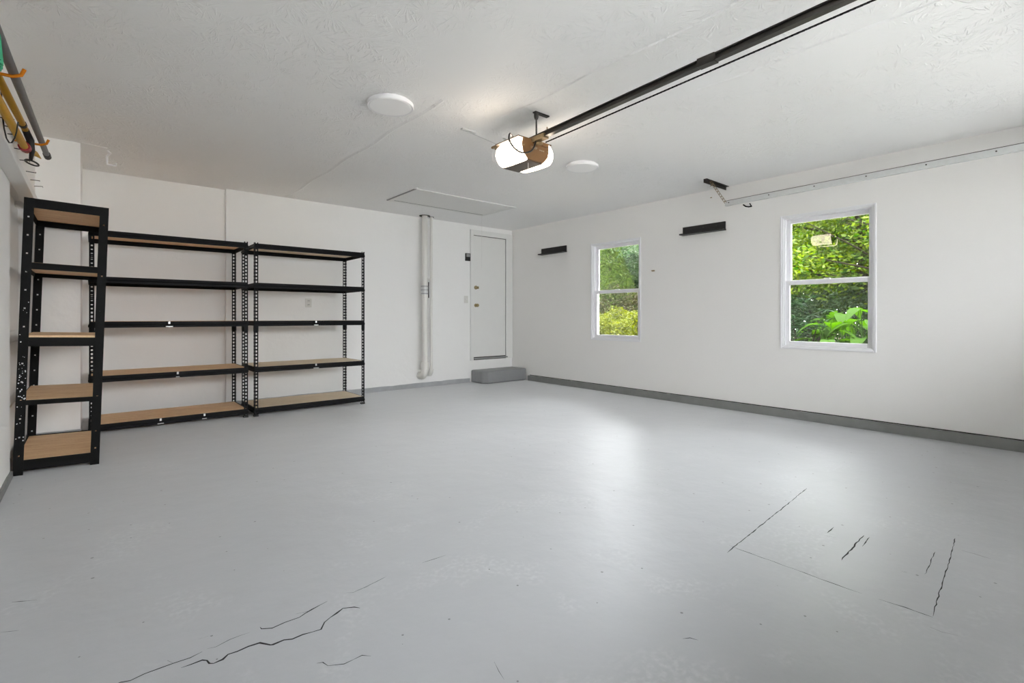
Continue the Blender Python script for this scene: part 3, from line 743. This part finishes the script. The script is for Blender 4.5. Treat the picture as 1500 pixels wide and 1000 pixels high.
# ------------------------------------------------------------------ ceiling lamps
for (x, y, lb) in ((1.635, 3.285, 'flat round white ceiling light casting a shadow, beside the long ceiling joint'), (3.79, 3.375, 'flat round white ceiling light between the opener and the windows')):
    o = empty('ceiling_light', (x, y, CZ - 0.036), lb, 'ceiling light', 'flat round ceiling lights')
    MB().lathe([(0.150, 0.004), (0.160, 0.0), (0.163, 0.004), (0.163, 0.026), (0.158, 0.028), (0.150, 0.028), (0.150, 0.036)], x, y, 48, CZ - 0.036).build('housing', 'white', o, smooth=True)
    MB().lathe([(0.0, -0.0035), (0.10, -0.003), (0.146, 0.0), (0.150, 0.005)], x, y, 48, CZ - 0.036).build('diffuser', 'diffuser', o, smooth=True)

# ------------------------------------------------------------------ attic hatch with pull cord
o = empty('attic_hatch', (3.77, 5.66, CZ), 'white attic hatch panel with trim and hanging pull cord', 'hatch')
hx0, hx1, hy0, hy1 = 3.03, 4.48, 5.345, 5.985
MB().box(hx0, hx1, hy0, hy1, CZ - 0.006, CZ).build('panel', 'white_paint', o)
t_ = 0.062; gp_ = 0.007
MB().box(hx0 - t_, hx0 - gp_, hy0 - t_, hy1 + t_, CZ - 0.013, CZ).build('trim_board', 'white_paint', o)
MB().box(hx1 + gp_, hx1 + t_, hy0 - t_, hy1 + t_, CZ - 0.008, CZ).build('trim_board', 'white_paint', o)
MB().box(hx0 - gp_, hx1 + gp_, hy1 + gp_, hy1 + t_, CZ - 0.008, CZ).build('trim_board', 'white_paint', o)
MB().box(hx0 - gp_, hx1 + gp_, hy0 - t_, hy0 - gp_, CZ - 0.008, CZ).build('trim_board', 'white_paint', o)
MB().box(hx0 - gp_, hx1 + gp_, hy0 - gp_, hy0, CZ - 0.0045, CZ).box(hx0 - gp_, hx1 + gp_, hy1, hy1 + gp_, CZ - 0.0085, CZ).box(hx0 - gp_, hx0, hy0, hy1, CZ - 0.0065, CZ).build('gap', 'dark_metal', o)
MB().box(hx0 - t_ - 0.014, hx0 - t_, hy0 - t_, hy1 + t_, CZ - 0.010, CZ).build('edge_shadow', 'grey_plastic', o)  # grey strip painting the shadow along the outer trim edge
MB().tube([(4.43, 5.93, CZ - 0.006), (4.43, 5.93, 1.82)], 0.0016, 5).build('pull_cord', 'ivory', o)

# ceiling hook
pts = [(0.10, 5.93, CZ), (0.125, 5.93, CZ - 0.02), (0.10, 5.95, CZ - 0.05), (0.10, 5.95, CZ - 0.125), (0.165, 5.95, CZ - 0.125), (0.165, 5.95, CZ - 0.10)]
tag(MB().tube(pts, 0.009, 6).build('ceiling_hook', 'white'), 'white bent metal hook on the ceiling above the wide shelving', 'hook')

# ------------------------------------------------------------------ right wall fittings
def ledge(y0, y1, label):
    o = empty('wall_ledge', (RX, (y0 + y1) / 2, 2.12), label, 'ledge', 'black wall ledges beside the windows')
    MB().box(RX - 0.018, RX, y0, y1, 2.135, 2.225).build('back_plate', 'black_wood', o, bevel=0.003)
    MB().box(RX - 0.095, RX, y0 - 0.005, y1 + 0.005, 2.118, 2.135).build('shelf', 'black_wood', o, bevel=0.003)
    for k in (0.2, 0.5, 0.8):
        yy = y0 + (y1 - y0) * k
        MB().lathe_axis([(0.008, 0), (0.008, 0.003), (0, 0.003)], (RX - 0.018, yy, 2.19), (-1, 0, 0), 10).build('screw', 'dark_metal', o)
ledge(5.43, 6.0, 'black wall ledge near the room corner, beside hedge window')
ledge(2.845, 3.40, 'black wall ledge between the two windows')
# L wall hook and brass clip
tag(MB().tube([(RX, 2.545, 2.352), (RX - 0.06, 2.550, 2.338), (RX - 0.11, 2.56, 2.337), (RX - 0.15, 2.57, 2.352)], 0.0075, 7).tube([(RX - 0.002, 2.545, 2.352), (RX - 0.045, 2.545, 2.378)], 0.006, 6).build('wall_hook', 'black_steel'), 'black bent hook on the wall below the track end', 'hook')
cl = MB().box(RX - 0.012, RX, 3.82, 3.86, 1.70, 1.716).box(RX - 0.03, RX - 0.012, 3.845, 3.855, 1.703, 1.712)
tag(cl.build('wall_clip', 'brassy'), 'tiny brass clip on wall beside the hedge window', 'clip')

# garage door track
o = empty('door_track', (5.42, 1.2, 2.36), 'galvanised garage door track hung below the ceiling along windowed wall', 'track')
ta, tb = Vector((5.42, FY, 2.405)), Vector((5.42, 2.70, 2.362))
m = MB(); sweep(m, [(0.0, 0.026), (0.038, 0.026), (0.040, 0.020), (0.040, 0.010), (0.037, 0.010), (0.037, 0.023), (0.003, 0.023), (0.003, -0.023), (0.030, -0.023), (0.030, -0.012), (0.033, -0.012), (0.033, -0.026), (0.0, -0.026)], ta, tb)
tr = m.build('channel', 'steel', o)
m = MB(); sweep(m, [(-0.001, 0.031), (0.030, 0.031), (0.030, 0.027), (-0.001, 0.027)], ta, tb); m.build('top_angle', 'dark_metal', o)
for k in range(9):
    p = ta.lerp(tb, 0.06 + k * 0.116)
    MB().lathe_axis([(0.006, 0), (0.006, 0.004), (0, 0.004)], (5.42, p.y, p.z + 0.004), (-1, 0, 0), 8).build('bolt', 'dark_metal', tr)
MB().box(5.22, 5.735, 2.805, 2.845, CZ - 0.004, CZ).box(5.22, 5.735, 2.841, 2.845, CZ - 0.04, CZ).build('ceiling_angle', 'dark_metal', o)
def perforated(m, a, b_, w_):
    a, b_ = Vector(a), Vector(b_); n = 9
    for sgn in (-1, 1):
        strap(m, a + Vector((0, sgn * w_, 0)), b_ + Vector((0, sgn * w_, 0)), 0.0045, 0.0015)
    for i in range(n + 1):
        c = a.lerp(b_, i / n); c2 = a.lerp(b_, min(1, (i + 0.45) / n))
        strap(m, c, c2, w_, 0.0015)
m = MB(); perforated(m, (5.33, 2.82, CZ - 0.01), (5.425, 2.69, 2.365), 0.012); m.build('strut', 'brassy', o)
m = MB(); perforated(m, (5.36, 2.83, CZ - 0.03), (5.36, 2.83, 2.43), 0.010); m.build('strut', 'brassy', o)

# ------------------------------------------------------------------ things on the left wall
nails = [(3.74, 2.143), (3.87, 2.138), (4.01, 2.133), (4.33, 2.134), (4.59, 2.125), (5.06, 2.155), (5.40, 2.165), (5.72, 2.180)]
ORD = ['dark nail in the wall above ledge, ' + w_ + ' the plaster pier' for w_ in ('closest to', 'second from', 'third from', 'fourth from', 'fifth from', 'sixth from', 'seventh from', 'farthest from')]
for i, (y, z) in enumerate(nails):
    m = MB().tube([(LX, y, z), (LX + 0.052, y + 0.004, z + random.uniform(-0.003, 0.006))], 0.0028, 6).lathe_axis([(0.006, 0), (0.006, 0.002)], (LX + 0.052, y + 0.004, z), (1, 0, 0), 8)
    tag(m.build('nail', 'dark_metal'), ORD[len(nails) - 1 - i], 'nail', 'nails in the wall above ledge')
for (y, z, lb) in ((2.85, 2.072, 'orange vinyl-coated hook under the near end of grey pole, beside green bristles'), (4.30, 2.178, 'orange vinyl-coated hook under the pole tip, beside the red ring')):
    m = MB().tube([(LX, y, z), (-0.30, y, z - 0.004), (-0.25, y, z - 0.004), (-0.225, y, z + 0.008), (-0.215, y, z + 0.035)], 0.007, 8)
    tag(m.build('storage_hook', 'orange', smooth=True), lb, 'hook', 'orange storage hooks')
o = empty('grey_pole', (-0.25, 3.4, 2.08), 'long grey metal pole with black end cap resting on orange hooks', 'pole')
MB().tube([(-0.252, 1.7, 2.012), (-0.25, 4.80, 2.238)], 0.0165, 12).build('tube', 'grey_pole', o, smooth=True)
MB().tube([(-0.25, 4.78, 2.2365), (-0.25, 4.90, 2.2455)], 0.021, 12).build('end_cap', 'black_wood', o, smooth=True)
o = empty('pole_pruner', (-0.31, 3.4, 2.0), 'yellow pole pruner with red ring and black pull stirrup', 'pruner')
MB().tube([(-0.318, 2.4, 2.078), (-0.316, 4.28, 2.238)], 0.017, 10).build('pole', 'yellow', o, smooth=True)
MB().tube([(-0.318, 2.4, 1.985), (-0.316, 4.30, 2.125)], 0.019, 10).build('pole', 'yellow', o, smooth=True)
MB().tube([(-0.316, 4.05, 2.218), (-0.316, 4.10, 2.222)], 0.020, 10).build('collar', 'black_wood', o)
MB().tube([(-0.316, 4.16, 2.115), (-0.314, 4.23, 2.120)], 0.028, 12).build('ring', 'red', o, smooth=True)
MB().tube([(-0.316, 4.22, 2.235), (-0.296, 4.26, 2.18), (-0.288, 4.27, 2.12), (-0.292, 4.24, 2.06)], [0.018, 0.02, 0.014, 0.009], 8).build('lever', 'black_wood', o, smooth=True)
pts = [(-0.286 + 0.030 * math.cos(a), 4.22 + 0.06 * math.sin(a), 2.035 - 0.008 * math.cos(a)) for a in [k * math.pi / 9 for k in range(19)]]
MB().tube(pts, 0.005, 6, cap=False).build('stirrup', 'black_wood', o, smooth=True)
MB().tube([(-0.310, 4.28, 2.13), (-0.290, 4.52, 2.165), (-0.275, 4.72, 2.185)], [0.020, 0.016, 0.003], 8).build('blade_guard', 'yellow', o, smooth=True)
MB().tube([(-0.350, 3.52, 2.30), (-0.348, 3.52, 2.20), (-0.345, 3.52, 2.10), (-0.339, 3.53, 2.03), (-0.331, 3.53, 1.985), (-0.322, 3.54, 1.967), (-0.313, 3.54, 1.970), (-0.304, 3.55, 1.995), (-0.297, 3.55, 2.03), (-0.292, 3.56, 2.085)], 0.0035, 6).build('pull_rope', 'black_wood', o, smooth=True)
o = empty('green_broom', (-0.29, 2.4, 1.93), 'green bristled broom hanging head down beside the grey pole', 'broom')
MB().box(-0.358, -0.253, 2.30, 2.46, 2.16, 2.20).build('block', 'green_bristle', o, bevel=0.006)
m = MB()
for i in range(11):
    for j in range(14):
        x, y = -0.353 + 0.010 * i, 2.305 + 0.0115 * j
        dx, dy = random.uniform(-0.006, 0.006) + (i - 5) * 0.0022, random.uniform(-0.008, 0.008)
        m.tube([(x, y, 2.162), (x + dx, y + dy, 1.94 + random.uniform(0, 0.015))], [0.004, 0.0045], 4)
tag(m.build('bristles', 'green_bristle', o), kind='stuff')

# ------------------------------------------------------------------ outside
GZ = 0.32
gr = MB().box(5.93, 30, -16, 34, GZ - 0.2, GZ).build('ground', 'ground'); tag(gr, 'dark garden soil outside the windows', 'ground', kind='structure')
dv = MB().box(-12, 18, -22, FY, -0.15, -0.01).build('driveway', 'drive'); tag(dv, 'pale concrete driveway outside the garage opening', 'driveway', kind='structure')

def leaves_mesh(name, centers, size, mat, parent, aspect=0.5, up=0.35, normal_bias=None):
    n = len(centers); C = np.asarray(centers, float)
    d = rng.normal(size=(n, 3)); d[:, 2] *= 0.6; d /= np.linalg.norm(d, axis=1)[:, None]
    nn = rng.normal(size=(n, 3)); nn[:, 2] += up * 3
    s_ = np.cross(d, nn); s_ /= np.linalg.norm(s_, axis=1)[:, None]
    L = size * rng.uniform(0.6, 1.25, size=(n, 1)); Wd = L * aspect
    v = np.stack([C - d * L * 0.5, C - d * L * 0.05 + s_ * Wd * 0.5, C + d * L * 0.5, C - d * L * 0.05 - s_ * Wd * 0.5], axis=1).reshape(-1, 3)
    v -= np.array(OFF[parent.name])
    me = bpy.data.meshes.new(name)
    me.vertices.add(4 * n); me.vertices.foreach_set('co', v.ravel())
    me.loops.add(4 * n); me.loops.foreach_set('vertex_index', np.arange(4 * n, dtype=np.int32))
    me.polygons.add(n); me.polygons.foreach_set('loop_start', np.arange(0, 4 * n, 4, dtype=np.int32)); me.polygons.foreach_set('loop_total', np.full(n, 4, dtype=np.int32))
    me.update(); me.validate()
    me.materials.append(M[mat])
    o = bpy.data.objects.new(name, me); COL.objects.link(o); o.parent = parent; OFF[o.name] = OFF[parent.name]
    o['kind'] = 'stuff'
    return o
def shell_points(c, r, n, inner=0.55):
    d = rng.normal(size=(n, 3)); d /= np.linalg.norm(d, axis=1)[:, None]
    k = rng.uniform(inner, 1.0, size=(n, 1)) * (1 + 0.12 * np.sin(d[:, :1] * 9 + c[0]) + 0.10 * np.sin(d[:, 1:2] * 11 + c[1]))
    return np.array(c) + d * k * np.array(r)
def tree(x, y, h, crown_r, nleaf, size, mat, label, lean=(0, 0), nbr=9, low=0.35, group='trees outside the windows', aspect=0.5, zmax=3.3):
    o = empty('tree', (x, y, GZ), label, 'tree', group)
    tp = [(x + lean[0] * t, y + lean[1] * t, GZ - 0.02 + h * t) for t in (0, 0.25, 0.5, 0.75, 0.95)]
    MB().tube(tp, [0.09, 0.075, 0.06, 0.04, 0.02], 8).build('trunk', 'bark', o, smooth=True)
    P = []
    for i in range(nbr):
        t = low + (0.95 - low) * i / max(1, nbr - 1)
        b0 = Vector((x + lean[0] * t, y + lean[1] * t, GZ + h * t)); ang = i * 2.4 + x
        ln = crown_r * random.uniform(0.75, 1.15) * (1.15 - 0.55 * max(0, t - 0.5))
        pts = [b0 + Vector((math.cos(ang), math.sin(ang), 0)) * ln * k + Vector((random.uniform(-.1, .1), random.uniform(-.1, .1), ln * (0.45 * k - 0.25 * k * k) + random.uniform(-.05, .05))) for k in (0, 0.35, 0.7, 1.0)]
        br_ = MB().tube(pts, [0.035, 0.025, 0.016, 0.006], 6).build('branch', 'bark', o)
        for p in pts[1:]:
            k = nleaf // (nbr * 3)
            P.append(shell_points(p, (crown_r * 0.5, crown_r * 0.5, crown_r * 0.28), k, 0.05))
    P = np.concatenate(P); hi = P[:, 2] > zmax; P[hi, 2] = zmax - rng.uniform(0.0, 2.2, hi.sum())
    lo = P[:, 2] < GZ + 0.1; P[lo, 2] = GZ + rng.uniform(0.1, 1.6, lo.sum())
    leaves_mesh('foliage', P, size, mat, o, aspect)
    return o
def bush(name, c, r, n, size, mat, label, cat='bush', aspect=0.5, stems=5, inner=0.55, group=None):
    o = empty(name, (c[0], c[1], GZ), label, cat, group)
    for i in range(stems):
        a = i * 6.28 / stems
        MB().tube([(c[0], c[1], GZ - 0.02), (c[0] + r[0] * 0.4 * math.cos(a), c[1] + r[1] * 0.4 * math.sin(a), c[2]), (c[0] + r[0] * 0.6 * math.cos(a), c[1] + r[1] * 0.6 * math.sin(a), c[2] + r[2] * 0.6)], [0.02, 0.014, 0.005], 5).build('stem', 'bark', o)
    P = shell_points(c, r, n, inner); P = P[P[:, 2] > GZ + 0.02]
    leaves_mesh('foliage', P, size, mat, o, aspect)
    return o

# seen through the window below the track
maple = tree(10.6, 2.6, 3.4, 1.9, 40000, 0.085, 'leaf_bright', 'bright green maple-like tree with dark spreading branches outside', (0.2, 0.3), 14, 0.22, zmax=4.6)
for pts in ([(10.45, 2.3, 1.5), (9.9, 2.0, 1.75), (9.35, 2.55, 2.25), (9.05, 3.4, 2.85)], [(10.5, 2.4, 1.2), (9.8, 1.9, 1.45), (9.2, 2.3, 1.85), (8.9, 3.1, 2.1)],
            [(10.4, 2.3, 1.9), (9.7, 1.7, 2.2), (9.3, 2.1, 2.45), (9.1, 2.8, 2.75)], [(10.5, 2.3, 1.6), (9.7, 1.7, 1.6), (9.3, 2.4, 1.65), (9.2, 3.2, 1.9)]):
    MB().tube(pts, [0.03, 0.022, 0.014, 0.005], 6).build('branch', 'bark', maple)
tree(13.2, 5.2, 3.0, 2.3, 22000, 0.14, 'leaf_bright', 'bright green tree farther back behind the spreading maple', (0, 0.3), 12, 0.2)
tree(13.0, 1.2, 3.8, 2.2, 26000, 0.13, 'leaf_mid', 'mid green tree standing beside the bright spreading maple', (0, -0.2), 12, 0.2, zmax=4.8)
bush('grey_green_bush', (9.9, 2.9, 0.95), (0.7, 1.2, 0.75), 11000, 0.055, 'leaf_grey', 'grey-green fine-leaved bush under the bright tree', group='bushes outside')
# dark whorled shrub
o = empty('dark_shrub', (7.55, 2.66, GZ), 'dark glossy shrub with long whorled leaves outside window', 'shrub')
P = []; 
m = MB()
for i in range(85):
    a = random.uniform(0, 6.28); rr = math.sqrt(random.random()) * 0.42; hz_ = random.uniform(0.62, 1.50) - rr * 0.5
    c = Vector((7.55 + rr * math.cos(a), 2.66 + rr * math.sin(a) * 0.85, hz_))
    for k in range(9):
        th = k * 6.28 / 9 + random.uniform(-0.2, 0.2); el_ = random.uniform(-0.35, 0.5)
        d_ = Vector((math.cos(th) * math.cos(el_), math.sin(th) * math.cos(el_), math.sin(el_))); ln = random.uniform(0.11, 0.17)
        sd = d_.cross(Vector((0, 0, 1))).normalized() * 0.017
        m.add([c, c + d_ * ln * 0.5 + sd, c + d_ * ln + Vector((0, 0, -0.02)), c + d_ * ln * 0.5 - sd], [(0, 1, 2, 3)])
fo = m.build('foliage', 'leaf_dark', o, fix=False); fo['kind'] = 'stuff'
for i in range(6):
    a = i * 1.05; MB().tube([(7.55, 2.66, GZ - 0.02), (7.55 + 0.2 * math.cos(a), 2.66 + 0.2 * math.sin(a), 0.75), (7.55 + 0.3 * math.cos(a), 2.66 + 0.3 * math.sin(a), 1.05)], [0.016, 0.011, 0.005], 5).build('stem', 'bark', o)
# broad-leaved plants
def leaf_blade(m, base, tip, width, droop):
    base, tip = Vector(base), Vector(tip); d_ = tip - base; ln = d_.length; d_.normalize()
    sd = d_.cross(Vector((0, 0, 1))).normalized(); up = sd.cross(d_)
    n = 7; rows = []
    for i in range(n + 1):
        t = i / n; wv = width * (math.sin(math.pi * min(1, t * 0.92 + 0.08)) ** 0.7) * (1 - 0.25 * t)
        c = base + d_ * ln * t - Vector((0, 0, 1)) * droop * t * t
        rows.append([c - sd * wv + up * wv * 0.25, c, c + sd * wv + up * wv * 0.25])
    b = len(m.v)
    for r in rows: m.v += [tuple(p) for p in r]
    for i in range(n):
        for j in range(2): m.f.append((b + i*3 + j, b + i*3 + j + 1, b + (i+1)*3 + j + 1, b + (i+1)*3 + j))
def broad_plant(x, y, n, h, label, seed):
    random.seed(seed)
    o = empty('broad_leaf_plant', (x, y, GZ), label, 'plant', 'broad-leaved plants outside window')
    for i in range(n):
        a = i * 2.4 + random.uniform(-.3, .3); rr = 0.10 + 0.22 * (i / n) + random.uniform(0, .05); z = GZ + h * (1.0 - 0.55 * i / n) * random.uniform(0.9, 1.08)
        st = Vector((x + rr * 0.8 * math.cos(a), y + rr * 0.8 * math.sin(a), z))
        MB().tube([(x + 0.02 * math.cos(a), y + 0.02 * math.sin(a), GZ - 0.02), (x + rr * 0.5 * math.cos(a), y + rr * 0.5 * math.sin(a), GZ + (z - GZ) * 0.6), st], [0.008, 0.007, 0.005], 5).build('stalk', 'leaf_hosta', o)
        m = MB(); ln = random.uniform(0.20, 0.28)
        leaf_blade(m, st, st + Vector((math.cos(a) * ln, math.sin(a) * ln, random.uniform(-0.03, 0.05))), random.uniform(0.085, 0.12), 0.17)
        lf = m.build('leaf', 'leaf_hosta', o, smooth=True, fix=False)
broad_plant(7.95, 2.22, 13, 0.92, 'tallest broad-leaved light green plant outside window', 3)
broad_plant(7.55, 1.88, 12, 0.88, 'broad-leaved green plant outside, beside the tallest one', 4)
broad_plant(7.30, 2.25, 11, 0.66, 'low broad-leaved green plant between dark shrub and taller plants', 5)
broad_plant(8.55, 2.60, 11, 0.80, 'broad-leaved green plant farthest from the house wall', 6)
random.seed(21)
# seen through the other window
bush('hedge_shrub', (8.95, 6.75, 0.62), (1.0, 1.15, 0.60), 24000, 0.055, 'leaf_yellow', 'rounded yellow-green hedge shrub outside window', 'shrub', 0.5, 6, 0.75)
bush('brown_bush', (11.2, 8.6, 1.0), (1.1, 1.6, 0.9), 14000, 0.075, 'leaf_brown', 'brownish leafy bush behind the yellow-green hedge shrub', group='bushes outside')
bush('green_bush', (11.6, 6.9, 1.0), (1.0, 1.3, 0.8), 13000, 0.075, 'leaf_grey', 'green leafy bush behind hedge shrub, beside brownish bush', group='bushes outside')
# conifer
o = empty('conifer', (11.3, 9.0, GZ), 'bright green feathery conifer behind the hedge shrub', 'tree')
MB().tube([(11.3, 9.0, GZ - 0.02), (11.3, 9.0, 3.2)], [0.08, 0.02], 8).build('trunk', 'bark', o)
n = 22000; hh = rng.uniform(0, 1, n); an = rng.uniform(0, 6.28, n); rr = (1 - hh) * 1.15 * np.sqrt(rng.uniform(0.25, 1, n)) + 0.05
leaves_mesh('foliage', np.stack([11.3 + rr * np.cos(an), 9.0 + rr * np.sin(an), GZ + 0.35 + hh * 2.9], 1), 0.10, 'leaf_conifer', o, 0.22)
tree(14.0, 9.2, 3.4, 2.2, 26000, 0.10, 'leaf_grey', 'grey-green tree with dark slanting branches behind the conifer', (-0.4, -0.9), 13, 0.25, zmax=3.5)
tree(15.5, 11.0, 3.6, 2.6, 10000, 0.24, 'leaf_mid', 'tall mid green tree at the back behind conifer', (0, 0), 12, 0.2, zmax=4.2)
tree(16.5, 7.4, 3.6, 2.6, 10000, 0.24, 'leaf_grey', 'tall grey-green tree at the back behind hedge shrub', (0, 0.3), 12, 0.2, zmax=4.2)
tree(17.0, 3.2, 3.6, 2.7, 10000, 0.24, 'leaf_bright', 'tall bright green tree at the back of the garden', (0.2, 0), 12, 0.2, zmax=4.2)
# clipped hedge closing the garden
o = empty('tall_hedge', (21.5, 7.5, GZ), 'long dense green hedge closing the garden behind all trees', 'hedge')
n = 26000; P = np.stack([21.5 + rng.uniform(-0.7, 0.7, n), rng.uniform(-4.5, 22.0, n), GZ + rng.uniform(0, 3.4, n) * (1 - 0.10 * np.sin(rng.uniform(0, 6, n)))], 1)
leaves_mesh('foliage', P, 0.32, 'leaf_mid', o, 0.55)
for k in range(12):
    MB().tube([(21.5, -2.6 + 1.85 * k, GZ - 0.02), (21.5, -2.5 + 1.85 * k, 2.6)], [0.06, 0.03], 6).build('stem', 'bark', o)
